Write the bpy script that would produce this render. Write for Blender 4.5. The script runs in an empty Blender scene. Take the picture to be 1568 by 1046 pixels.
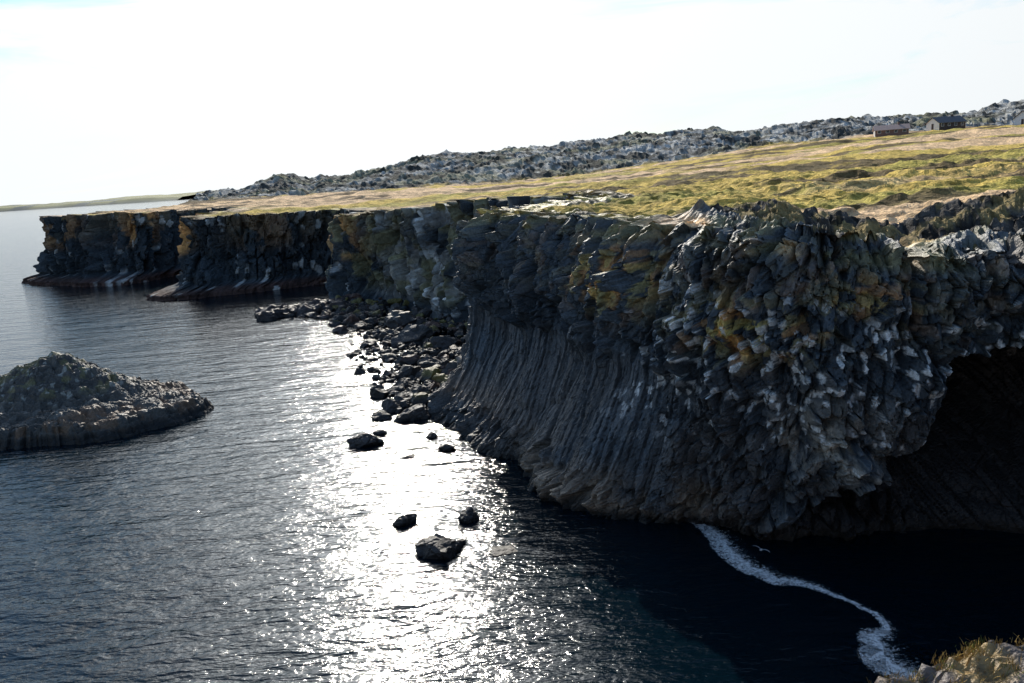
import bpy, math, numpy as np, random
from mathutils import Vector, Matrix
rng=np.random.default_rng(7); random.seed(5)
scene=bpy.context.scene
# ---------------------------------------------------------------- numpy noise
def _h(ix,iy,iz,seed):
    h=(ix.astype(np.int64)*73856093)^(iy.astype(np.int64)*19349663)^(iz.astype(np.int64)*83492791)^(seed*2654435761)
    h=h&0xffffffff
    h=((h^(h>>16))*0x45d9f3b)&0xffffffff
    h=((h^(h>>16))*0x45d9f3b)&0xffffffff
    h=h^(h>>16)
    return h.astype(np.float64)/4294967295.0
def vnoise(p,seed=0):
    i=np.floor(p).astype(np.int64); f=p-i; f=f*f*f*(f*(f*6-15)+10)
    r=0
    for a in (0,1):
        wx=f[:,0] if a else 1-f[:,0]
        for b in (0,1):
            wy=f[:,1] if b else 1-f[:,1]
            for c in (0,1):
                wz=f[:,2] if c else 1-f[:,2]
                r=r+wx*wy*wz*_h(i[:,0]+a,i[:,1]+b,i[:,2]+c,seed)
    return r
def fbm(p,seed=0,o=4):
    r=0;a=.5;t=0
    for k in range(o):
        r=r+a*vnoise(p*(2.03**k)+k*17.3,seed+k); t+=a; a*=.5
    return r/t
def voro(p,seed=0,flat=False):
    n=len(p); i=np.floor(p).astype(np.int64)
    f1=np.full(n,9.);f2=np.full(n,9.); off=np.zeros((n,3)); rid=np.zeros((n,3))
    for a in (-1,0,1):
        for b in ((0,) if flat else (-1,0,1)):
            for c in (-1,0,1):
                x=i[:,0]+a;y=i[:,1]+b;z=i[:,2]+c
                q=np.stack([x+_h(x,y,z,seed),p[:,1] if flat else y+_h(x,y,z,seed+11),z+_h(x,y,z,seed+23)],1)
                d=p-q; dd=np.sqrt((d*d).sum(1))
                m=dd<f1
                f2=np.where(m,f1,np.minimum(f2,dd))
                f1=np.where(m,dd,f1)
                off[m]=d[m]
                rr=np.stack([_h(x,y,z,seed+31),_h(x,y,z,seed+41),_h(x,y,z,seed+51)],1)
                rid[m]=rr[m]
    return f1,f2,off,rid
def ss(a,b,x):
    t=np.clip((x-a)/(b-a),0,1); return t*t*(3-2*t)
def facet(p,seed,tilt=1.2,edge=.22,flat=False):
    f1,f2,off,rid=voro(p,seed,flat)
    e=f2-f1
    k=np.clip(e/edge,0,1); k=k*(2-k)
    d=((rid[:,0]*.8+.1)+(off*(rid[:,[1,2,0]]-.5)).sum(1)*tilt*1.3)*k-.35
    return d,e,rid
def A(*c): return np.array(c,float)
def mixc(c,col,m):
    m=np.clip(m,0,1)[:,None]; return c*(1-m)+np.asarray(col)*m
# ---------------------------------------------------------------- mesh helpers
def mk_mesh(name,co,faces,mat,cols=None,smooth=False):
    me=bpy.data.meshes.new(name)
    faces=np.asarray(faces); nf,k=faces.shape
    me.vertices.add(len(co)); me.vertices.foreach_set('co',np.asarray(co,np.float32).ravel())
    me.loops.add(nf*k); me.loops.foreach_set('vertex_index',faces.astype(np.int32).ravel())
    me.polygons.add(nf); me.polygons.foreach_set('loop_start',np.arange(0,nf*k,k,dtype=np.int32))
    me.polygons.foreach_set('use_smooth',np.full(nf,smooth))
    me.update(calc_edges=True)
    if cols is not None:
        at=me.color_attributes.new('Col','FLOAT_COLOR','POINT')
        at.data.foreach_set('color',np.concatenate([cols,np.ones((len(cols),1))],1).astype(np.float32).ravel())
    me.materials.append(mat)
    ob=bpy.data.objects.new(name,me); scene.collection.objects.link(ob); return ob
def gridfaces(nu,nv,flip=False):
    u,v=np.meshgrid(np.arange(nu-1),np.arange(nv-1),indexing='ij')
    a=(u*nv+v).ravel(); b=a+nv; c=b+1; d=a+1
    f=np.stack([a,b,c,d],1)
    return f[:,::-1] if flip else f
# ---------------------------------------------------------------- materials
def newmat(name):
    m=bpy.data.materials.new(name); m.use_nodes=True
    nt=m.node_tree; b=nt.nodes['Principled BSDF']; return m,nt,b
def surf_mat(name,rough=.85,spec=.3,scales=((6,.5,.04),(22,.4,.015)),lo=.6,hi=1.4):
    m,nt,b=newmat(name); N=nt.nodes; L=nt.links
    at=N.new('ShaderNodeAttribute'); at.attribute_name='Col'
    tc=N.new('ShaderNodeTexCoord')
    n1=N.new('ShaderNodeTexNoise'); n1.inputs['Scale'].default_value=scales[0][0]; n1.inputs['Detail'].default_value=6; n1.inputs['Roughness'].default_value=.65
    L.new(tc.outputs['Object'],n1.inputs['Vector'])
    mr=N.new('ShaderNodeMapRange'); mr.inputs[1].default_value=.3; mr.inputs[2].default_value=.7; mr.inputs[3].default_value=lo; mr.inputs[4].default_value=hi
    L.new(n1.outputs['Fac'],mr.inputs[0])
    vm=N.new('ShaderNodeVectorMath'); vm.operation='SCALE'
    L.new(at.outputs['Color'],vm.inputs[0]); L.new(mr.outputs[0],vm.inputs['Scale'])
    L.new(vm.outputs[0],b.inputs['Base Color'])
    b.inputs['Roughness'].default_value=rough; b.inputs['Specular IOR Level'].default_value=spec
    prev=None
    for sc,st,di in scales:
        n=N.new('ShaderNodeTexNoise'); n.inputs['Scale'].default_value=sc; n.inputs['Detail'].default_value=5
        L.new(tc.outputs['Object'],n.inputs['Vector'])
        bp=N.new('ShaderNodeBump'); bp.inputs['Strength'].default_value=st; bp.inputs['Distance'].default_value=di*4
        L.new(n.outputs['Fac'],bp.inputs['Height'])
        if prev: L.new(prev.outputs[0],bp.inputs['Normal'])
        prev=bp
    L.new(prev.outputs[0],b.inputs['Normal'])
    return m
rock_mat=surf_mat('basalt_rock',.58,.45,lo=.5,hi=1.5)
farrock_mat=surf_mat('far_basalt',.85,.2,scales=((1.5,.6,.12),(5,.5,.05)))
grass_mat=surf_mat('grass_turf',.95,.1,scales=((2.0,.9,.12),(7,.7,.04)),lo=.5,hi=1.5)
def plain(name,col,rough=.7,metal=0):
    m,nt,b=newmat(name); N=nt.nodes;L=nt.links
    n=N.new('ShaderNodeTexNoise'); n.inputs['Scale'].default_value=3; n.inputs['Detail'].default_value=4
    tc=N.new('ShaderNodeTexCoord'); L.new(tc.outputs['Object'],n.inputs['Vector'])
    r=N.new('ShaderNodeValToRGB'); r.color_ramp.elements[0].color=(*[c*.8 for c in col],1); r.color_ramp.elements[1].color=(*[min(1,c*1.15) for c in col],1)
    L.new(n.outputs['Fac'],r.inputs[0]); L.new(r.outputs[0],b.inputs['Base Color']); b.inputs['Roughness'].default_value=rough; return m
# ---------------------------------------------------------------- coast control columns
# base x,y | rim x,y,z
C=[(-122,262,-112,262,16.5),(-130,216,-117,214,16.6),(-109,197,-106,206,16.7),(-91,189,-90,200,16.5),(-84,206,-82,212,16),
(-75,210,-73,214,15.9),(-68,192,-65,194,15.6),(-73,160,-65.5,168,15.4),(-61,156,-58,165,15.2),(-48,160,-46,166,15),
(-36,166,-35,171,14.9),(-31,164,-30,167,14.8),(-30,149,-28,151,14.6),(-31,137,-29,140,14.5),(-19,128.5,-18.5,132,15.3),
(-13,118,-12,122,15.6),(-7,107,-6,112,16.4),(0,100,1,106,16.6),(6,94,8,98,16.8),(8,86,10,88,16.8),(4,80,6,80,16.8),(-1,75,1,75,16.8),
(-6,70,-2.4,71,16.7),(-7.1,65.4,-2,68.5,16.7),(-4.9,61,0.5,65.5,16.6),(-3.2,56.4,3.2,61,16.5),(0.2,53.2,5.3,56.8,16.4),
(0.9,48.8,7,52,16.3),(2.7,44.8,8.5,47.6,16.3),(5.6,43,9.7,43.5,16.4),(8.8,42,11,40.3,16.3),(11,40.7,12.6,38.2,16.0),
(13,39,14.4,37,15.6),(16.5,38.6,17,36.6,15.2),(20,38.6,19.5,36,14.9),(23.5,38.5,22,35.5,14.9),(27,37,25,34.3,15.3),
(31,35,29,32,15.9),(36,30,34,28,16.4),(42,22,40,22,17)]
C=np.array(C,float)
def catmull(P,t):
    n=len(P); i=np.clip(np.floor(t).astype(int),0,n-2); f=(t-i)[:,None]
    p0=P[np.maximum(i-1,0)];p1=P[i];p2=P[i+1];p3=P[np.minimum(i+2,n-1)]
    return .5*((2*p1)+(-p0+p2)*f+(2*p0-5*p1+4*p2-p3)*f**2+(-p0+3*p1-3*p2+p3)*f**3)
def sample(P,c0,c1,step):
    t=np.linspace(c0,c1,4000); q=catmull(P,t)
    mid=(q[:,:2]+q[:,2:4])/2
    L=np.concatenate([[0],np.cumsum(np.linalg.norm(np.diff(mid,axis=0),axis=1))])
    n=int(L[-1]/step)+2; s=np.linspace(0,L[-1],n); tt=np.interp(s,L,t)
    return tt,s,catmull(P,tt)
# rim samples
_,_,rq=sample(C,0,len(C)-1,2.0)
RIM=rq[:,2:5]
poly=np.concatenate([RIM[:,:2],A([46,14],[140,-20],[2500,300],[2500,3000],[-160,3000],[-168,480],[-150,400],[-116,300]).reshape(-1,2)])
def inside(x,y,P):
    r=np.zeros(len(x),bool); n=len(P)
    for i in range(n):
        x1,y1=P[i];x2,y2=P[(i+1)%n]
        if y1==y2: continue
        m=((y1>y)!=(y2>y))&(x<(x2-x1)*(y-y1)/(y2-y1)+x1); r^=m
    return r
RX=[-400,-300,-165,-155,-135,-123,-116,-108,-101,-95,-79,-65,-40,-12,16,41,76,94,115,122,182,217,252,276,420]
RH=[-6,-4,-2,0,3,12,22,18,8,17,12,16,32,32,40,40,42,42,44,37,47,42,46,52,60]
def H(x,y):
    num=np.full(len(x),3e-5*17.); den=np.full(len(x),3e-5); dm=np.full(len(x),1e9)
    for X,Y,Z in RIM:
        d=(x-X)**2+(y-Y)**2; w=1/(d+4)**2; num+=w*Z; den+=w; dm=np.minimum(dm,d)
    z=num/den; dm=np.sqrt(dm)
    p=np.stack([x,y,x*0],1)
    z+=(fbm(p*.03,3,4)-.5)*3.2*ss(3,40,dm)+(fbm(p*.2,9,4)-.5)*1.7*ss(0,6,dm)
    z+=(ss(.35,.75,fbm(p*.8,14,3))-.5)*.4*ss(1,4,dm)*ss(170,90,y)
    z+=7.5*ss(0,150,x)*ss(60,330,y)
    z+=1.0*ss(20,30,x)*ss(2,9,dm)*ss(70,50,y)
    # lava field
    xr=x/np.maximum(y,1)*430
    R=20+np.interp(xr,RX,RH)*430*1.045/1220
    bd=300+(fbm(p*.02,21,3)-.5)*60
    l=ss(0,1,(y-bd)/140)
    lm=ss(0,14,y-bd+(fbm(p*.08,22,3)-.5)*30)
    f,e,rid=facet(p*A(.16,.16,1),77,1.)
    f2,e2,_=facet(p*A(.45,.45,1),78,1.)
    z=z*(1-l)+(R-1.2)*l+lm*(f*1.7+f2*1.0+(fbm(p*.04,5,4)-.5)*9.*l)
    # rocky rim on the right
    rk=ss(10.5,13.,x)*ss(11.5,8.5,dm+ (fbm(p*.3,31,3)-.5)*9)*ss(60,50,y)
    pocket=np.exp(-(((x-19.5)/3.0)**2+((y-40.6)/2.2)**2)**1.5)
    rk=rk*(1-pocket)
    g,ge,_=facet(p*A(1.1,1.1,1),55,.8,.3); g2,_,_=facet(p*A(2.6,2.6,1),56,.8,.3)
    z+=rk*(g*.6+g2*.25+.25+(fbm(p*.35,33,3)-.4)*1.6)-pocket*.4
    return z,dm,lm,rk
# ---------------------------------------------------------------- wall builder
BZ=([0,3,5.5,8,10],[31.5,32.9,34.0,34.3,34.5])
def build_wall(name,P,c0,c1,step,nv,kind,mat):
    t,s,q=sample(P,c0,c1,step); nu=len(t)
    B=q[:,:2];T=q[:,2:4];RZ=q[:,4]
    mid=(B+T)/2; tg=np.gradient(mid,axis=0)
    k=max(1,int(1.5/step)); ker=np.ones(2*k+1)/(2*k+1)
    tg=np.stack([np.convolve(np.pad(tg[:,i],k,mode='edge'),ker,'valid') for i in (0,1)],1)
    tg/=np.linalg.norm(tg,axis=1)[:,None]; nrm=np.stack([tg[:,1],-tg[:,0]],1)
    v=np.linspace(0,1,nv)
    zmin=-1.2
    V=v[None,:]; Z=zmin+(RZ[:,None]-zmin)*V**1.1
    rel=np.clip(Z/RZ[:,None],0,1)
    c=t[:,None]*np.ones_like(V); S=s[:,None]*np.ones_like(V)
    ke=2.7-1.6*ss(24,26,c)
    hexp=(1-np.exp(-ke*rel))/(1-np.exp(-ke))
    if kind=='far':
        sh=.08*ss(-.05,.02,rel)+.62*ss(.05,.16,rel)+.3*ss(.16,1,rel)
        w=ss(12.5,11,c); h=sh*w+hexp*(1-w)
    else: h=hexp
    Pos=B[:,None,:]*(1-h[...,None])+T[:,None,:]*h[...,None]
    bul=np.zeros_like(Z)
    if kind=='main':
        bul+=.8*np.exp(-((rel-.76)/.2)**2)*ss(21,23,c)*ss(34,31,c)
        bul-=.35*np.exp(-((rel-.45)/.15)**2)*ss(21.5,24,c)*ss(31,29,c)
        bul-=.8*ss(.93,1.,rel)
        bz=np.interp(Z,*BZ)
        bul+=.8*np.exp(-((c-(bz-1.1))/1.0)**2)*ss(1,5,Z)*ss(12,8,Z)
        roof=9.8+ (fbm(np.stack([S.ravel()*.4,S.ravel()*0,S.ravel()*0],1),3,3).reshape(S.shape)-.5)*2.4
        cave=ss(-.1,.45,c-bz)*ss(.4,-.2,Z-roof)
        bul-=cave*(.5+8.5*ss(0,7,Z))
    NI=26
    din=np.linspace(0,1,NI+1)[1:]**1.3*5.5
    T2=T+nrm*bul[:,-1:]
    Pi=T2[:,None,:]-nrm[:,None,:]*din[None,:,None]
    P3=np.concatenate([Pos+nrm[:,None,:]*bul[...,None],Pi],1)
    hz,dm,lm,rk=H(Pi[...,0].ravel(),Pi[...,1].ravel())
    hz=hz.reshape(nu,NI)
    k=din/5.5
    w=ss(0,1.6,din)[None,:]
    Zi=RZ[:,None]*(1-w)+(hz+.12)*w-.9*ss(.6,1,k)[None,:]
    ZZ=np.concatenate([Z,Zi],1); nv2=nv+NI
    Sx=np.concatenate([S,np.repeat(s[:,None],NI,1)],1).ravel(); Cx=np.concatenate([c,np.repeat(t[:,None],NI,1)],1).ravel()
    relx=np.concatenate([rel,np.ones((nu,NI))],1).ravel()
    inl=np.concatenate([np.zeros((nu,nv)),np.repeat(din[None,:],nu,0)],1).ravel()
    pos=np.concatenate([P3,ZZ[...,None]],2).reshape(-1,3)
    z=pos[:,2]; p=pos.copy()
    N=np.concatenate([np.repeat(nrm[:,None,:],nv2,1),np.zeros((nu,nv2,1))],2).reshape(-1,3)
    w3=np.stack([fbm(p*.5+k_*9,60+k_,2)-.5 for k_ in range(3)],1)
    # surface coordinates (along coast, 0, up)
    q0=np.stack([Sx,z*0+.5,z-inl],1)
    qw=q0+w3*A(.8,0,.8)
    if kind=='far':
        f0,e0,r0=facet(qw*A(.13,1,.03),1,1.6,.4,True)
        f1,e1,r1=facet(qw*A(.5,1,.16),2,1.6,.15,True)
        f2,e2,r2=facet(q0*A(1.1,1,.6),3,1.6,.2,True)
        d=f0*4.6+f1*2.0+f2*.9
        d*=.3+.7*ss(.02,.2,relx)
        var=.3+.7*r1[:,0]+.8*r2[:,0]
        col=np.repeat(A(.045,.055,.063)[None],len(p),0)
        col=mixc(col,A(.12,.11,.08),ss(.5,.95,relx)*ss(.4,.6,fbm(p*.2,70))*.7)
        col=mixc(col,A(.24,.22,.12),ss(.42,.56,fbm(p*.3,71))*ss(12,13.2,Cx)*ss(.08,.3,relx)*.75)
        col=mixc(col,A(.24,.235,.22),ss(.45,.54,fbm(p*.35,75))*ss(13.3,14.2,Cx)*.75)
        col=mixc(col,A(.07,.038,.03),ss(.13,.08,relx)*ss(13,11,Cx)*.9)
        L=fbm(p*A(.4,.4,.2),72)
        org=ss(.42,.5,L)*ss(.45,.65,relx)
        om=np.exp(-((Cx-3.0)/.3)**2)+1.3*np.exp(-((Cx-6.9)/.35)**2)+1.1*np.exp(-((Cx-13)/.35)**2)+.4*np.exp(-((Cx-1.6)/.5)**2)+.2*np.exp(-((Cx-8.8)/.6)**2)
        col=mixc(col,A(.66,.34,.12),org*om)  # warm sunlight on headland corners, painted as saturated orange rock
        wht=(r2[:,1]>.6)*ss(.45,.55,fbm(p*.5,73))*np.exp(-((Cx-16)/.9)**2)*ss(.75,.5,relx)*ss(.05,.12,relx)
        col=mixc(col,A(.65,.65,.62),wht*.95+(r2[:,1]>.90)*.6*ss(.4,.6,fbm(p*.3,74)))
    else:
        f0,e0,r0=facet(qw*A(.28,1,.16),1,1.4,.35,True)
        f1,e1,r1=facet(qw*A(.75,1,.30),2,1.9,.08,True)
        fb,eb,rb=facet((q0+w3*A(.35,0,.35))*A(1.6,1,.95),3,2.0,.10,True)
        f3,e3,r3=facet(q0*A(3.2,1,2.2)+3.7,4,1.9,.14,True)
        lean=.5*ss(33.5,34.5,Cx)*z*1.3 - .35*(1-relx)**2*1.5*ss(31,28,Cx)
        fc,ec,rc=facet(np.stack([(Sx+lean+w3[:,0]*.2)*2.4,z*0+.5,z*.11],1),8,.3,.12,True)
        mc=ss(21.5,23,Cx)*ss(30.2,28.8,Cx+(fbm(p*.3,80)-.5)*2)*ss(.60,.53,relx+(fbm(p*.35,81)-.5)*.3)*ss(.07,.15,relx+(fbm(p*.5,79)-.5)*.2*ss(25,26.5,Cx))
        mc=np.maximum(mc,.9*ss(33.5,34.3,Cx)*ss(9.5,8,z))
        up=ss(.48,.6,relx+(fbm(p*.3,82)-.5)*.2)*ss(30.5,28.5,Cx)
        colD=fc*.36
        big=f0*1.5*(1-mc*.7)+f1*(1.2*up+.6*(1-up)*(1-mc))
        blk=fb*.66*(1-up*.4)*(1-mc*.9)
        d=big+blk+colD*mc+f3*.21*(1-.7*mc)
        d*=.5+.5*ss(0,.08,relx)
        var=(.22+.45*r1[:,0]*(1-mc)+.75*rb[:,0]+.7*r3[:,0])*(1-mc)+mc*(.3+1.05*rc[:,1]+.4*r3[:,0])
        var*=1-.6*mc*(ec<.07)
        var*=1-.5*(1-mc)*(eb<.05)
        col=np.repeat(A(.056,.069,.080)[None],len(p),0)
        col=mixc(col,A(.076,.072,.069),ss(.65,.3,relx)*ss(.35,.6,fbm(p*.2,83))*.8)
        col=mixc(col,A(.19,.15,.11),ss(.22,.08,relx)*ss(25,26.5,Cx)*ss(31.5,30,Cx)*ss(.25,.5,fbm(p*.4,84)))
        col=mixc(col,A(.16,.115,.08),mc*ss(.3,.12,relx)*ss(26,24.5,Cx)*.7)
        pal=np.exp(-((Cx-32.4)/1.0)**2-((z-6)/2.2)**2)*ss(.4,.55,fbm(p*A(1.2,1.2,.5),85))
        col=mixc(col,A(.27,.25,.21),pal)
        L=fbm(p*1.1,86)
        rel2=relx
        om=.9*np.exp(-((Cx-27.6)/.9)**2)*np.exp(-((rel2-.82)/.11)**2)+1.2*np.exp(-((Cx-30.8)/1.0)**2)*np.exp(-((rel2-.72)/.08)**2)+.5*np.exp(-((Cx-33)/.8)**2)*np.exp(-((rel2-.85)/.06)**2)+.09*ss(.6,.8,rel2)
        org=ss(.49,.54,L+(rb[:,1]-.5)*.4)
        col=mixc(col,A(.60,.31,.10),org*om*(rb[:,2]>.45))
        col=mixc(col,A(.52,.42,.14),ss(.52,.55,fbm(p*1.9,87))*om*.8)
        col=mixc(col,A(.14,.13,.06),ss(.5,.6,fbm(p*.6,88))*ss(.93,.98,relx)*.8)
        wg=(r3[:,1]>.60)*ss(.52,.58,fbm(p*1.1,89))*ss(27.5,29,Cx)*ss(.25,.4,relx)*ss(.92,.75,relx)
        wg=np.maximum(wg,(r3[:,0]>.72)*(r3[:,2]>.5)*ss(28.5,30.5,Cx)*ss(.45,.55,relx)*ss(.85,.7,relx)*.95)
        wg=wg*(e3>.10)
        col=mixc(col,A(.68,.68,.66),wg*.95)
        cave_shade=ss(31,33,Cx)*ss(9.8,7.5,z)*ss(-.1,.5,Cx-np.interp(z,*BZ))  # mask for the cave's shade, painted into the rock colour
        col=mixc(col,A(.014,.013,.013),cave_shade*.95)
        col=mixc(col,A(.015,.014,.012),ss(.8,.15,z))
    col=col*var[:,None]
    fade=ss(3.2,0,inl)
    gcol,_=turf(p[:,0],p[:,1],inl*0+2)
    gm=ss(.1,.9,inl+(fbm(p*.9,90)-.5)*2.6)*ss(.93,.985,relx)
    if kind=='main':
        rk_=np.concatenate([np.zeros((nu,nv)),rk.reshape(nu,NI)],1).ravel(); gm=gm*(1-ss(.15,.5,rk_))
    col=col*(1-gm[:,None])+gcol*gm[:,None]
    pos+=N*(d*fade)[:,None]
    pos[:,2]+=(fb*.35 if kind!='far' else f1*.6)*ss(.9,1,relx)*fade
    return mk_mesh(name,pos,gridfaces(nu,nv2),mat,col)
def turf(x,y,dm):
    p=np.stack([x,y,x*0],1)
    a=fbm(p*A(.035,.09,1),100,5); b=fbm(p*A(.012,.05,1),101,5); c=fbm(p*A(.5,.9,1),102,5); e=fbm(p*A(.02,.12,1),103,6)
    col=np.repeat(A(.56,.40,.10)[None],len(x),0)
    col=mixc(col,A(.36,.31,.075),ss(.5,.62,a)*.8)
    col=mixc(col,A(.70,.48,.29),ss(.47,.57,b)*.9)
    col=mixc(col,A(.11,.08,.045),ss(.54,.58,e)*.9)
    col=mixc(col,A(.26,.22,.06),ss(14,2,dm)*ss(.4,.6,fbm(p*.15,104))*.6)
    col=mixc(col,A(.15,.10,.06),ss(10,2,dm)*ss(.48,.56,fbm(p*.45,105))*.8)
    col*=(.25+1.5*c)[:,None]
    return col,a
build_wall('far_sea_cliff',C,0,18.2,.27,84,'far',farrock_mat)
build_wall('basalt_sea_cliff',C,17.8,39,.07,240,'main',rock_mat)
# ---------------------------------------------------------------- plateau terrain
nr,na=640,800
az=np.linspace(math.radians(-44),math.radians(60),na); rr=26*np.exp(np.linspace(0,math.log(1400/26),nr))
AZ,R_=np.meshgrid(az,rr,indexing='ij')
x=(np.sin(AZ)*R_).ravel(); y=(np.cos(AZ)*R_).ravel()
ins=inside(x,y,poly)
z=np.zeros(len(x)); dm=z.copy();lm=z.copy();rk=z.copy()
idx=np.where(ins)[0]
z[idx],dm[idx],lm[idx],rk[idx]=H(x[idx],y[idx])
ok=ins&(dm>1.6)
col=np.full((len(x),3),.1)
g,_=turf(x[idx],y[idx],dm[idx])
p=np.stack([x[idx],y[idx],z[idx]],1)
f,e,rid=facet(p*A(.3,.3,.3),77,1.)
lv=A(.36,.36,.34)*(.3+1.2*rid[:,:1]); lv=mixc(lv,A(.22,.21,.09),ss(.5,.65,fbm(p*.03,110))*.6); lv=mixc(lv,A(.035,.038,.035),ss(.48,.56,fbm(p*A(.15,.15,.15),111))*.9)
lmi=lm[idx]; g=g*(1-lmi[:,None])+lv*lmi[:,None]
f,e,rid=facet(p*A(1.1,1.1,.6),55,1.)
rc_=A(.07,.066,.062)*(.3+1.4*rid[:,:1]); rc_=mixc(rc_,A(.30,.23,.10),ss(.5,.58,fbm(p*.7,112))*.8)
rm=ss(.2,.5,rk[idx]); g=g*(1-rm[:,None])+rc_*rm[:,None]
col[idx]=g
fc=gridfaces(na,nr)
fc=fc[ok[fc].all(1)]
used=np.unique(fc); mp=np.zeros(len(x),int); mp[used]=np.arange(len(used))
mk_mesh('grassy_plateau_terrain',np.stack([x,y,z],1)[used],mp[fc][:,::-1],grass_mat,col[used])
# ---------------------------------------------------------------- far spit
def spit(name,x0,x1,y0,dy,h,seed):
    nu,nv=200,14
    u=np.linspace(0,1,nu)[:,None]*np.ones((1,nv)); v=np.linspace(-1,1,nv)[None,:]*np.ones((nu,1))
    X=x0+(x1-x0)*u; Y=y0+v*dy-u*dy*1.5
    n=fbm(np.stack([X.ravel()*.004,Y.ravel()*.004,X.ravel()*0],1),seed,4).reshape(X.shape)
    Z=(h*(.4+1.2*n))*np.sqrt(np.clip(1-v**2,0,1))*ss(0,.15,u)-.5
    pp=np.stack([X.ravel(),Y.ravel(),Z.ravel()],1)
    c=np.repeat(A(.22,.22,.10)[None],len(pp),0); c=mixc(c,A(.04,.055,.06),ss(14,7,pp[:,2])); c=mixc(c,A(.10,.12,.11),ss(.5,.6,fbm(pp*A(.005,.005,.1),seed+4)))
    mk_mesh(name,pp,gridfaces(nu,nv),farrock_mat,c)
spit('distant_headland',-3250,-1500,5000,500,30,201)
# ---------------------------------------------------------------- rocks
def ico(sub):
    import bmesh
    bm=bmesh.new(); bmesh.ops.create_icosphere(bm,subdivisions=sub,radius=1)
    v=np.array([q.co[:] for q in bm.verts]); f=np.array([[w.index for w in q.verts] for q in bm.faces]); bm.free(); return v,f
ICO={k:ico(k) for k in (2,3,4,5)}
def boulder(cx,cy,sx,sy,sz,sub,seed,zc=0.,tint=1.):
    v,f=ICO[sub]; v=v.copy()
    r=np.random.default_rng(seed)
    for k in range(16):
        n=r.normal(size=3); n/=np.linalg.norm(n); dd=r.uniform(.5,.78)
        o=v@n-dd; m=o>0; v[m]-=n*o[m][:,None]*.95
    d,e,rid=facet(v*2.6+seed*3.1,seed,1.3)
    v*=(1+.20*d+.06*(fbm(v*4+seed,3,3)-.5)*2)[:,None]
    a=r.uniform(0,6.28); ca,sa=math.cos(a),math.sin(a)
    v=v@np.array([[ca,sa,0],[-sa,ca,0],[0,0,1]])
    v=v*A(sx,sy,sz)*1.25+A(cx,cy,zc)
    c=A(.045,.040,.038)*tint*(.5+1.*rid[:,:1])*np.ones((1,3))
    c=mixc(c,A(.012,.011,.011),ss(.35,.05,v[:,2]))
    return v,f,c
def join(name,parts,mat):
    V=[];F=[];K=[];o=0
    for v,f,c in parts: V.append(v);F.append(f+o);K.append(c);o+=len(v)
    return mk_mesh(name,np.concatenate(V),np.concatenate(F),mat,np.concatenate(K))
sb=[(-12.2,60,1.4,1.0,.85),(-11.8,66.4,1.0,.7,.6),(-11,68.6,1.0,.9,.9),(-8.8,65.9,1.45,1.1,1.05),(-11.1,61.9,.6,.4,.35),(-6.9,60.2,.4,.35,.35),(-5.5,57.2,.65,.5,.45),
(-8.2,56,.5,.35,.12),(-7.1,44.5,.65,.5,.5),(-3.2,44.4,.62,.55,.6),(-4.7,40.4,1.35,1.05,.95),(-1.4,40,.7,.6,.10)]
for i,(a,b,sx,sy,sz) in enumerate(sb):
    v,f,c=boulder(a,b,sx,sy,sz,5 if sx>1 else 4,i+160,zc=sz*.12)
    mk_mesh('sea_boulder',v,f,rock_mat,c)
parts=[]
shore=A([-35,126],[-27,117],[-19.5,104],[-18.7,92],[-17,84],[-12.5,76],[-10,70]).reshape(-1,2)
inner=A([-30,137],[-20,128],[-9,110],[1,99],[5,86],[1,77],[-5,70]).reshape(-1,2)
for i in range(1700):
    t=rng.uniform(0,6); k=int(min(t,5)); f=t-k
    a=shore[k]*(1-f)+shore[k+1]*f; b=inner[k]*(1-f)+inner[k+1]*f
    w=rng.uniform(0,1)**.85; q=a*(1-w)+b*w+rng.normal(size=2)*1.0
    s=rng.lognormal(-1.0,.5); s=min(s,1.3)
    v,fa,c=boulder(q[0],q[1],s,s*rng.uniform(.6,1),s*rng.uniform(.6,.95),3 if s>.5 else 2,i+100,zc=-.12+w*1.5*rng.uniform(.4,1),tint=rng.uniform(.35,.9))
    if rng.uniform()<.25: c=mixc(c,A(.17,.14,.03),ss(.5,1.2,v[:,2])*.8)
    elif rng.uniform()<.25: c=mixc(c,A(.08,.04,.028),ss(.3,.8,v[:,2])*.9)
    parts.append((v,fa,c))
for i in range(110):
    t=rng.uniform(); q=A(-38,127)*(1-t)+A(-28,131)*t+rng.normal(size=2)*A(1.5,1.8)
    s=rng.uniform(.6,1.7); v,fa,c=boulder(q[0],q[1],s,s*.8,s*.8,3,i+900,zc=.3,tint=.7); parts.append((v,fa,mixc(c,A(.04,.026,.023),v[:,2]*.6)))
for (a,b,s) in [(-12,98,2.2),(-8,93,1.8),(-15,108,2.0),(-4,88,2.0),(-6,78,1.4)]:
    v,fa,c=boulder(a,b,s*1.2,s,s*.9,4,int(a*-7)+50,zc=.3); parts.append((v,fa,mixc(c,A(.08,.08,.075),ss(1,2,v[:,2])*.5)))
join('boulder_beach',parts,rock_mat)
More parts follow.
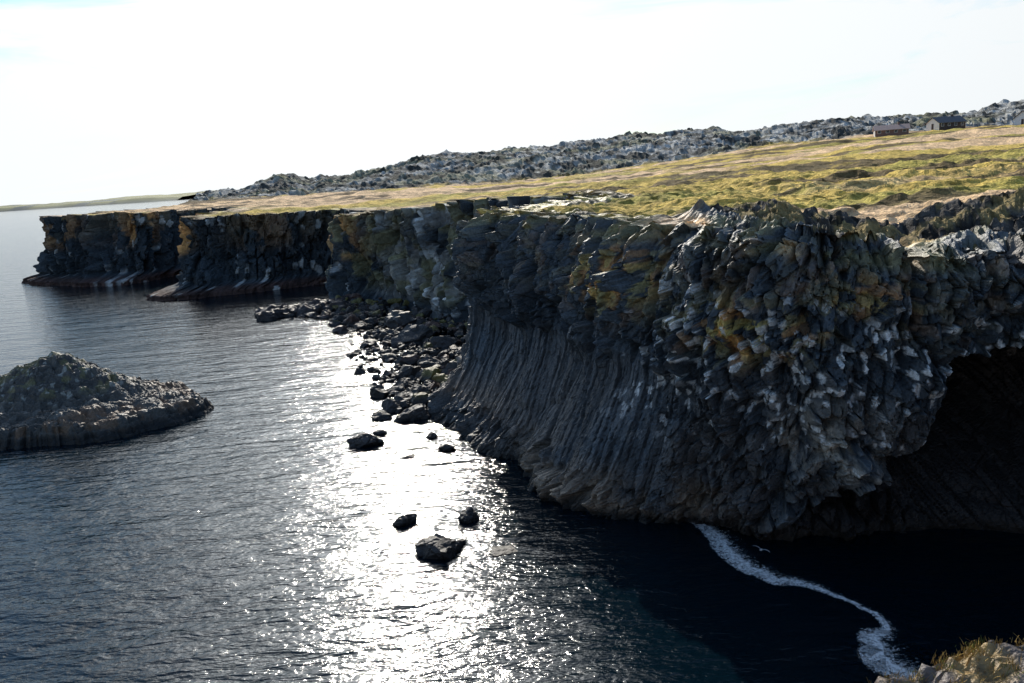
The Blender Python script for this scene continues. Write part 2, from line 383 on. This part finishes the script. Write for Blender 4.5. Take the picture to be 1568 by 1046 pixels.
# ---------------------------------------------------------------- sea stack
nu,nv=460,190
th=np.linspace(0,2*math.pi,nu)[:,None]*np.ones((1,nv)); rho=np.linspace(0,1.06,nv)[None,:]*np.ones((nu,1))
ang=np.radians([-180,-150,-125,-95,-70,-45,-25,-8,10,35,60,90,120,150,180]); rad=[17,13,9.5,9.2,10,12,13.5,14,12,10,9,9.5,11,13,17]
tw=(th+math.pi)%(2*math.pi)-math.pi
R0=np.interp(tw.ravel(),ang,rad).reshape(th.shape)
pn=np.stack([np.cos(th).ravel()*3,np.sin(th).ravel()*3,th.ravel()*0],1)
R0=R0*(1+.10*(fbm(pn,5,3).reshape(th.shape)-.5)*2)
cx,cy=-43.5,74.2
X=cx+np.cos(th)*R0*rho; Y=cy+np.sin(th)*R0*rho
prof=np.interp(rho.ravel(),[0,.05,.2,.36,.5,.62,.82,.93,1.0,1.06],[6.1,5.9,5.0,3.9,2.8,2.0,1.6,1.2,0,-1.2])
pp=np.stack([X.ravel(),Y.ravel(),prof],1)
f0,e0,r0=facet(pp*A(.35,.35,.35),301,.8,.5); f1,e1,r1=facet(pp*A(1.0,1.6,1.6),302,1.2,.2); f2,e2,r2=facet(pp*A(2.6,3.4,3.4),306,1.2,.2)
fc_,ec_,rc2=facet(np.stack([tw.ravel()*9*1.8,rho.ravel()*0+.5,rho.ravel()*0],1),303,.5,flat=True)
amp=ss(0,.1,rho.ravel())
strata=np.abs(((pp[:,2]*1.6+f0*.5)%1)-.5)*.5
pp[:,2]+=(f0*.6+f1*.26+f2*.11)*(.4+.6*amp)+strata
pp[:,:2]+=np.stack([np.cos(th).ravel(),np.sin(th).ravel()],1)*((rc2[:,0]-.5)*.4+np.minimum(ec_,.3)*.6)[:,None]*ss(.8,.95,rho.ravel())[:,None]
c=np.repeat(A(.075,.070,.062)[None],len(pp),0)*(.2+.6*r1[:,:1]+.3*r0[:,:1]+.6*r2[:,:1])
c=mixc(c,A(.19,.11,.06),ss(.5,.56,fbm(pp*.8,304))*ss(.55,.8,rho.ravel())*.7)
c=mixc(c,A(.20,.18,.07),ss(.5,.58,fbm(pp*.9,305))*ss(2.6,3.6,pp[:,2])*.6)
c=mixc(c,A(.4,.4,.36),(r2[:,1]>.92)*ss(2,3,pp[:,2])*.6)
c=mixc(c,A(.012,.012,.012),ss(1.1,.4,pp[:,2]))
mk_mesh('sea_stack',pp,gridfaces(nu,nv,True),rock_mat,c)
# ---------------------------------------------------------------- near ground (viewer's cliff top)
NC=A([42,22,40,22,17],[46,12,47,10,17.2],[34,8,34,6.5,17.2],[20,7.4,20,5.6,17],[10,6.6,10,5.0,16.9],[4.5,6.0,4.4,4.75,16.85],[2.2,5.6,2.1,4.45,16.70],[0.6,5.0,.5,4.0,16.45],[-3,3.6,-3,2.6,16.8],[-9,-1,-8.5,-1.5,17.3],[-13,-12,-12.5,-12,17.3],[-14,-40,-13,-40,17.3]).reshape(-1,5)
t,s,q=sample(NC,0,11,.06)
T=q[:,2:4]; RZ=q[:,4]; B=q[:,:2]; tg=np.gradient((B+T)/2,axis=0); tg/=np.linalg.norm(tg,axis=1)[:,None]; nrm=np.stack([-tg[:,1],tg[:,0]],1)
nrm=-nrm if ((nrm*(B-T)).sum(1).mean()<0) else nrm
def near_z(x,y,rz,d):
    cz=18.2
    w=np.exp(-((x)**2+(y+.6)**2)/6.)
    p=np.stack([x,y,x*0],1)
    return rz*(1-ss(0,6,d))+17.5*ss(0,6,d)+(cz-17.5)*w+(fbm(p*1.2,400,5)-.5)*.3*ss(0,.5,d)
nv=60;NI=150
V=np.linspace(0,1,nv)
Pw=B[:,None,:]*(1-V[None,:,None])+T[:,None,:]*V[None,:,None]; Zw=-1.2+(RZ[:,None]+1.2)*V[None,:]
din=np.linspace(0,1,NI)[1:]**2*14
Pi=T[:,None,:]-nrm[:,None,:]*din[None,:,None]
Zi=near_z(Pi[...,0].ravel(),Pi[...,1].ravel(),np.repeat(RZ,NI-1),np.repeat(din[None,:],len(t),0).ravel()).reshape(len(t),NI-1)
P3=np.concatenate([np.concatenate([Pw,Pi],1),np.concatenate([Zw,Zi],1)[...,None]],2).reshape(-1,3)
inl=np.concatenate([np.zeros((len(t),nv)),np.repeat(din[None],len(t),0)],1).ravel()
f1,e1,r1=facet(P3*A(1.6,1.6,1.2),410,1.2,.3); f3,e3,r3=facet(P3*A(9,9,9),411,1.4,.25)
Nn=np.repeat(nrm,nv+NI-1,0)
P3[:,:2]+=Nn*((f1*.3+f3*.05)*ss(.6,0,inl)*.8)[:,None]
P3[:,2]+=(f3*.06+f1*.06)*ss(1.4,.2,inl)
c=A(.13,.105,.092)*(.2+.5*r1[:,:1]+1.1*r3[:,:1]); gt=np.repeat(A(.36,.24,.09)[None],len(P3),0)*(.2+1.5*fbm(P3*14,412))[:,None]
gm=ss(.45,.6,fbm(P3*2.5,413))*(inl>0)*.9; c=c*(1-gm[:,None])+gt*gm[:,None]
near=mk_mesh('near_cliff_top_ground',P3,gridfaces(len(t),nv+NI-1),rock_mat,c)
sel=np.where((P3[:,0]>.8)&(P3[:,0]<6)&(P3[:,1]>2.8)&(P3[:,1]<5.4)&(inl>0))[0]; G=P3[sel]
parts=[]
for i in range(50):
    j=rng.integers(len(G)); g_=G[j]
    if g_[0]<2.0: continue
    s_=min(.08,rng.lognormal(-3.4,.5))
    v,f,c=boulder(g_[0],g_[1],s_,s_*.8,s_*.6,3,i+2000,zc=g_[2]+s_*.1,tint=2.0)
    parts.append((v,f,c+A(.06,.045,.035)*rng.uniform(.3,1.3)))
join('edge_stones',parts,rock_mat)
V=[];F=[];K=[]
for k in range(760):
    j=rng.integers(len(G)); g_=G[j]; hh=rng.uniform(.5,1.3)*(1.7 if rng.uniform()>.9 else 1); tn=(A(.42,.28,.09) if rng.uniform()<.7 else A(.15,.17,.04))
    for i in range(22):
        bx=g_[0]+rng.normal()*.03; by=g_[1]+rng.normal()*.03; h=rng.uniform(.02,.055)*hh; a=rng.uniform(0,6.28); w=.0022
        dx,dy=math.cos(a)*w,math.sin(a)*w; l=rng.normal(size=2)*h*.45; bz=g_[2]-.01
        o=len(V)
        V+=[(bx-dx,by-dy,bz),(bx+dx,by+dy,bz),(bx+dx*.8+l[0]*.4,by+dy*.8+l[1]*.4,bz+h*.55),(bx-dx*.8+l[0]*.4,by-dy*.8+l[1]*.4,bz+h*.55),(bx+l[0]+dx*.3,by+l[1]+dy*.3,bz+h),(bx+l[0]-dx*.3,by+l[1]-dy*.3,bz+h)]
        F+=[(o,o+1,o+2,o+3),(o+3,o+2,o+4,o+5)]
        K+=[tn*rng.uniform(.6,1.3)]*6
mk_mesh('dry_grass_tufts',np.array(V),np.array(F),grass_mat,np.array(K))
# ---------------------------------------------------------------- water
m,nt,b=newmat('sea_water'); N=nt.nodes;L=nt.links
b.inputs['Base Color'].default_value=(.0004,.006,.011,1); b.inputs['Roughness'].default_value=.1; b.inputs['IOR'].default_value=1.33
tc=N.new('ShaderNodeTexCoord')
def wn(scale,rot,stretch,detail,dist):
    mp=N.new('ShaderNodeMapping'); mp.inputs['Rotation'].default_value=(0,0,math.radians(rot)); mp.inputs['Scale'].default_value=(scale*stretch,scale,scale)
    L.new(tc.outputs['Object'],mp.inputs['Vector'])
    n=N.new('ShaderNodeTexNoise'); n.inputs['Scale'].default_value=1; n.inputs['Detail'].default_value=detail; n.inputs['Distortion'].default_value=dist
    L.new(mp.outputs[0],n.inputs['Vector']); return n
prev=None
for (sc,rot,stc,de,di,st,ds) in ((.25,-14,.35,2,.3,1,.34),(1.3,-22,.32,3,.4,1,.18),(3.8,10,.6,4,.3,1,.05)):
    n=wn(sc,rot,stc,de,di); bp=N.new('ShaderNodeBump'); bp.inputs['Strength'].default_value=st; bp.inputs['Distance'].default_value=ds
    L.new(n.outputs['Fac'],bp.inputs['Height'])
    if prev: L.new(prev.outputs[0],bp.inputs['Normal'])
    prev=bp
L.new(prev.outputs[0],b.inputs['Normal'])
S=20000
mk_mesh('sea_water',A([-S,-S,0],[S,-S,0],[S,S,0],[-S,S,0]).reshape(-1,3),[[0,1,2,3]],m)
# foam
fm,nt,b=newmat('sea_foam'); N=nt.nodes;L=nt.links
b.inputs['Base Color'].default_value=(.8,.83,.84,1); b.inputs['Roughness'].default_value=.8
at=N.new('ShaderNodeAttribute'); at.attribute_name='Col'; tc=N.new('ShaderNodeTexCoord')
n=N.new('ShaderNodeTexNoise'); n.inputs['Scale'].default_value=6; n.inputs['Detail'].default_value=9; n.inputs['Roughness'].default_value=.75; n.inputs['Distortion'].default_value=.8; L.new(tc.outputs['Object'],n.inputs['Vector'])
ad=N.new('ShaderNodeMath'); ad.operation='ADD'; L.new(n.outputs['Fac'],ad.inputs[0]); L.new(at.outputs['Fac'],ad.inputs[1])
mr=N.new('ShaderNodeMapRange'); mr.inputs[1].default_value=.98; mr.inputs[2].default_value=1.2; L.new(ad.outputs[0],mr.inputs[0]); L.new(mr.outputs[0],b.inputs['Alpha'])
FP=A([10.1,42.3],[10.4,41.2],[10.6,39.3],[11.2,36.7],[12.0,35.4],[13.0,34.5],[14.1,33.0],[14.9,31.7],[15.2,30.3],[14.3,29.5],[14.2,28.4],[14.7,27.4],[15.6,26.2]).reshape(-1,2)
tt=np.linspace(0,len(FP)-1,260); q=catmull(FP,tt); q+=np.stack([fbm(np.stack([tt*1.5,tt*0,tt*0],1),7)-.5,fbm(np.stack([tt*1.5,tt*0,tt*0],1),8)-.5],1)*.9
tg=np.gradient(q,axis=0); tg/=np.linalg.norm(tg,axis=1)[:,None]; nn=np.stack([tg[:,1],-tg[:,0]],1)
W=np.interp(tt,[0,1,2,3,4,5,6,7,8,9,10,11,12],[1.3,1.1,1.3,1.3,1.1,.7,.35,.35,.6,1.3,1.7,1.4,.7])*1.4
K=21; v=np.linspace(-1,1,K)
P=q[:,None,:]+nn[:,None,:]*(v[None,:,None]*W[:,None,None])
P=np.concatenate([P,np.full(P.shape[:2]+(1,),.03)],2).reshape(-1,3)
prof=np.where(v>0,.66*(1-v)**.3*(v<.35)+.66*np.clip(1-(v-.35)/.3,0,1)*(v>=.35),.66-.42*np.abs(v)**.6)
cf=(prof)[None,:]*np.ones((len(q),1)); cf=np.clip(cf,0,1).ravel()
cf=np.where(np.repeat(np.array([(abs(a)>.97) for a in v])[None],len(q),0).ravel(),0,cf)
mk_mesh('sea_foam',P,gridfaces(len(q),K),fm,np.repeat(cf[:,None],3,1))
# ---------------------------------------------------------------- houses
wall_d=plain('dark_timber',(.06,.04,.035)); wall_r=plain('red_timber',(.20,.12,.10)); wall_w=plain('white_paint',(.75,.75,.73)); roof_r=plain('weathered_roof',(.36,.26,.23)); roof_g=plain('grey_roof',(.10,.10,.11)); glass=plain('window_glass',(.03,.04,.05),.15)
def box(name,x0,x1,y0,y1,z0,z1,mat,par):
    v=[(x,y,z) for z in (z0,z1) for x,y in ((x0,y0),(x1,y0),(x1,y1),(x0,y1))]
    f=[(3,2,1,0),(4,5,6,7),(0,1,5,4),(1,2,6,5),(2,3,7,6),(3,0,4,7)]
    o=mk_mesh(name,np.array(v,float),np.array(f),mat); o.parent=par; return o
def house(name,x,y,L_,W_,h,rh,rot,wm,gm,rm):
    z=float(H(A(x),A(y))[0][0])+.1
    e=bpy.data.objects.new(name,None); scene.collection.objects.link(e); e.location=(x,y,z); e.rotation_euler=(0,0,math.radians(rot))
    a,b_=L_/2,W_/2
    box('walls',-a,a,-b_,b_,-2,h,wm,e)
    for sgn in (-1,1):
        v=A([sgn*(a+.05),-b_,h],[sgn*(a+.05),b_,h],[sgn*(a+.05),0,h+rh],[sgn*(a+.05),0,h+rh]).reshape(-1,3)
        o=mk_mesh('gable',v,[[0,1,2]],gm); o.parent=e
        o=box('gable_wall',sgn*(a+.03)-.03,sgn*(a+.03)+.03,-b_,b_,-2,h,gm,e)
    for sgn in (-1,1):
        o=b_+.5; zz=h-rh*.5/b_
        v=A([-a-.5,sgn*o,zz],[a+.5,sgn*o,zz],[a+.5,0,h+rh],[-a-.5,0,h+rh],[-a-.5,sgn*o,zz+.2],[a+.5,sgn*o,zz+.2],[a+.5,0,h+rh+.2],[-a-.5,0,h+rh+.2]).reshape(-1,3)
        f=[(3,2,1,0),(4,5,6,7),(0,1,5,4),(1,2,6,5),(2,3,7,6),(3,0,4,7)]
        q_=mk_mesh('roof',v,np.array(f),rm); q_.parent=e
    for k in range(4):
        wx=-a+L_*(k+.5)/4
        box('window_frame',wx-.6,wx+.6,-b_-.06,-b_-.01,.9,2.1,wall_w,e); box('window',wx-.5,wx+.5,-b_-.1,-b_-.065,1,2,glass,e)
    box('door',-a-.12,-a-.07,-.5,.5,0,2.05,wm,e); box('chimney',a*.4,a*.4+.6,-.3,.3,h+rh-.3,h+rh+.8,wm,e)
house('red_cottage',143,298,11,6,2.1,1.5,-20,wall_r,wall_w,roof_r)
house('timber_house',163,298,11,6.5,2.3,1.9,12,wall_d,wall_w,roof_g)
house('white_gabled_house',196,300,10,6.5,2.6,2.3,20,wall_d,wall_w,roof_g)
# ---------------------------------------------------------------- gull
def gull(x,y,z,s,rot):
    e=bpy.data.objects.new('gull',None); scene.collection.objects.link(e); e.location=(x,y,z); e.rotation_euler=(math.radians(12),math.radians(18),math.radians(rot)); e.scale=(s,)*3
    wm=plain('gull_white',(.8,.8,.8)); gm=plain('gull_grey',(.45,.47,.5)); km=plain('gull_black',(.02,.02,.02))
    v,f=ICO[3]; v=v.copy(); r=np.interp(v[:,0],[-1,-.7,-.2,.4,.7,1],[.5,.7,1,1,.85,.3]); v=np.stack([v[:,0]*.27,v[:,1]*.075*r,v[:,2]*.075*r+.02*(v[:,0]>.6)],1)
    o=mk_mesh('body',v,f,wm,smooth=True); o.parent=e
    o=mk_mesh('tail',A([-.2,-.03,0],[-.2,.03,0],[-.36,.08,.0],[-.36,-.08,.0],[-.2,-.03,.02],[-.2,.03,.02],[-.36,.08,.01],[-.36,-.08,.01]).reshape(-1,3),[(3,2,1,0),(4,5,6,7),(0,1,5,4),(1,2,6,5),(2,3,7,6),(3,0,4,7)],wm); o.parent=e
    o=mk_mesh('beak',A([.25,-.015,.02],[.25,.015,.02],[.25,0,.045],[.34,0,.015]).reshape(-1,3),[(0,1,3),(1,2,3),(2,0,3)],plain('beak_yellow',(.6,.4,.05))); o.parent=e
    for sg in (-1,1):
        st=[(0,.10,-.08,.03),(.25,.13,-.05,.12),(.45,.08,-.06,.13),(.62,.0,-.10,.08),(.72,-.10,-.14,.04)]
        vv=[]
        for yy,fr,bk,zz in st: vv+=[(fr,sg*yy,zz),(bk,sg*yy,zz-.01)]
        ff=[(2*i,2*i+1,2*i+3,2*i+2) for i in range(len(st)-1)]
        o=mk_mesh('wing',np.array(vv[:8]),np.array(ff[:3]),gm if sg>0 else wm); o.parent=e
        o=mk_mesh('wing_tip',np.array(vv[6:]),np.array([(0,1,3,2)]),km); o.parent=e
gull(11.9,37.2,.5,.7,60)
# ---------------------------------------------------------------- sky + sun
SAZ,SEL=math.radians(-9),math.radians(29)
sd=Vector((math.sin(SAZ)*math.cos(SEL),math.cos(SAZ)*math.cos(SEL),math.sin(SEL)))
w=bpy.data.worlds.new('World'); scene.world=w; w.use_nodes=True; nt=w.node_tree; N=nt.nodes;L=nt.links
bg=N['Background']; bg.inputs['Strength'].default_value=.1
sk=N.new('ShaderNodeTexSky'); sk.sky_type='NISHITA'; sk.sun_disc=False; sk.sun_elevation=SEL; sk.sun_rotation=SAZ; sk.dust_density=.5; sk.air_density=1.4; sk.ozone_density=2.5
tint=N.new('ShaderNodeVectorMath'); tint.operation='MULTIPLY'; tint.inputs[1].default_value=(.74,1.08,1.36); L.new(sk.outputs[0],tint.inputs[0])
tc=N.new('ShaderNodeTexCoord')
mp=N.new('ShaderNodeMapping'); mp.inputs['Scale'].default_value=(1.6,1.6,7); mp.inputs['Rotation'].default_value=(.0,.12,.3); L.new(tc.outputs['Generated'],mp.inputs[0])
n=N.new('ShaderNodeTexNoise'); n.inputs['Scale'].default_value=1.8; n.inputs['Detail'].default_value=9; n.inputs['Roughness'].default_value=.6; n.inputs['Distortion'].default_value=.6; L.new(mp.outputs[0],n.inputs['Vector'])
dt=N.new('ShaderNodeVectorMath'); dt.operation='DOT_PRODUCT'; L.new(tc.outputs['Generated'],dt.inputs[0]); dt.inputs[1].default_value=sd
# thin cloud: denser round the sun, haze near the horizon
sh_=N.new('ShaderNodeMapRange'); sh_.inputs[1].default_value=.88; sh_.inputs[2].default_value=.985; sh_.inputs[3].default_value=-.18; sh_.inputs[4].default_value=.22; L.new(dt.outputs['Value'],sh_.inputs[0])
sx=N.new('ShaderNodeSeparateXYZ'); L.new(tc.outputs['Generated'],sx.inputs[0])
hz_=N.new('ShaderNodeMapRange'); hz_.inputs[1].default_value=.13; hz_.inputs[2].default_value=.27; hz_.inputs[3].default_value=.19; hz_.inputs[4].default_value=-.18; L.new(sx.outputs['Z'],hz_.inputs[0])
mxo=N.new('ShaderNodeMath'); mxo.operation='MAXIMUM'; L.new(sh_.outputs[0],mxo.inputs[0]); L.new(hz_.outputs[0],mxo.inputs[1])
ad=N.new('ShaderNodeMath'); ad.operation='ADD'; L.new(n.outputs['Fac'],ad.inputs[0]); L.new(mxo.outputs[0],ad.inputs[1])
mr=N.new('ShaderNodeMapRange'); mr.inputs[1].default_value=.38; mr.inputs[2].default_value=.62; mr.inputs[3].default_value=.06; mr.inputs[4].default_value=1.0; L.new(ad.outputs[0],mr.inputs[0])
cb=N.new('ShaderNodeMapRange'); cb.inputs[1].default_value=-.3; cb.inputs[2].default_value=1; cb.inputs[3].default_value=5.5; cb.inputs[4].default_value=11.; L.new(dt.outputs['Value'],cb.inputs[0])
mxm=N.new('ShaderNodeMath'); mxm.operation='MAXIMUM'; mxm.inputs[1].default_value=0; L.new(dt.outputs['Value'],mxm.inputs[0])
pw_=N.new('ShaderNodeMath'); pw_.operation='POWER'; pw_.inputs[1].default_value=45; L.new(mxm.outputs[0],pw_.inputs[0])
ma=N.new('ShaderNodeMath'); ma.operation='MULTIPLY_ADD'; ma.inputs[1].default_value=80; L.new(pw_.outputs[0],ma.inputs[0]); L.new(cb.outputs[0],ma.inputs[2])
cc=N.new('ShaderNodeVectorMath'); cc.operation='SCALE'; cc.inputs[0].default_value=(.94,.98,1.0); L.new(ma.outputs[0],cc.inputs['Scale'])
mx=N.new('ShaderNodeMix'); mx.data_type='RGBA'; L.new(mr.outputs[0],mx.inputs[0]); L.new(tint.outputs[0],mx.inputs[6]); L.new(cc.outputs[0],mx.inputs[7])
L.new(mx.outputs[2],bg.inputs['Color'])
ld=bpy.data.lights.new('sun','SUN'); ld.energy=5; ld.angle=math.radians(.5); ld.color=(1,.92,.80)
lo=bpy.data.objects.new('sun',ld); scene.collection.objects.link(lo); lo.rotation_euler=sd.to_track_quat('Z','Y').to_euler(); lo.location=(0,0,60)
# ---------------------------------------------------------------- camera
r=math.atan(.068); pt=math.atan(257.4/1220)
cam=bpy.data.cameras.new('camera'); co=bpy.data.objects.new('camera',cam); scene.collection.objects.link(co); scene.camera=co
U=Vector((0,math.sin(pt),math.cos(pt))); F_=Vector((0,math.cos(pt),-math.sin(pt))); Xw=Vector((1,0,0))
rx=Xw*math.cos(r)-U*math.sin(r); uy=Xw*math.sin(r)+U*math.cos(r)
M=Matrix((rx,uy,-F_)).transposed().to_4x4(); M.translation=Vector((0,0,20)); co.matrix_world=M
cam.sensor_width=36; cam.lens=1220/1568*36; cam.clip_start=.1; cam.clip_end=60000
scene.view_settings.view_transform='Standard'; scene.view_settings.look='None'; scene.view_settings.exposure=0
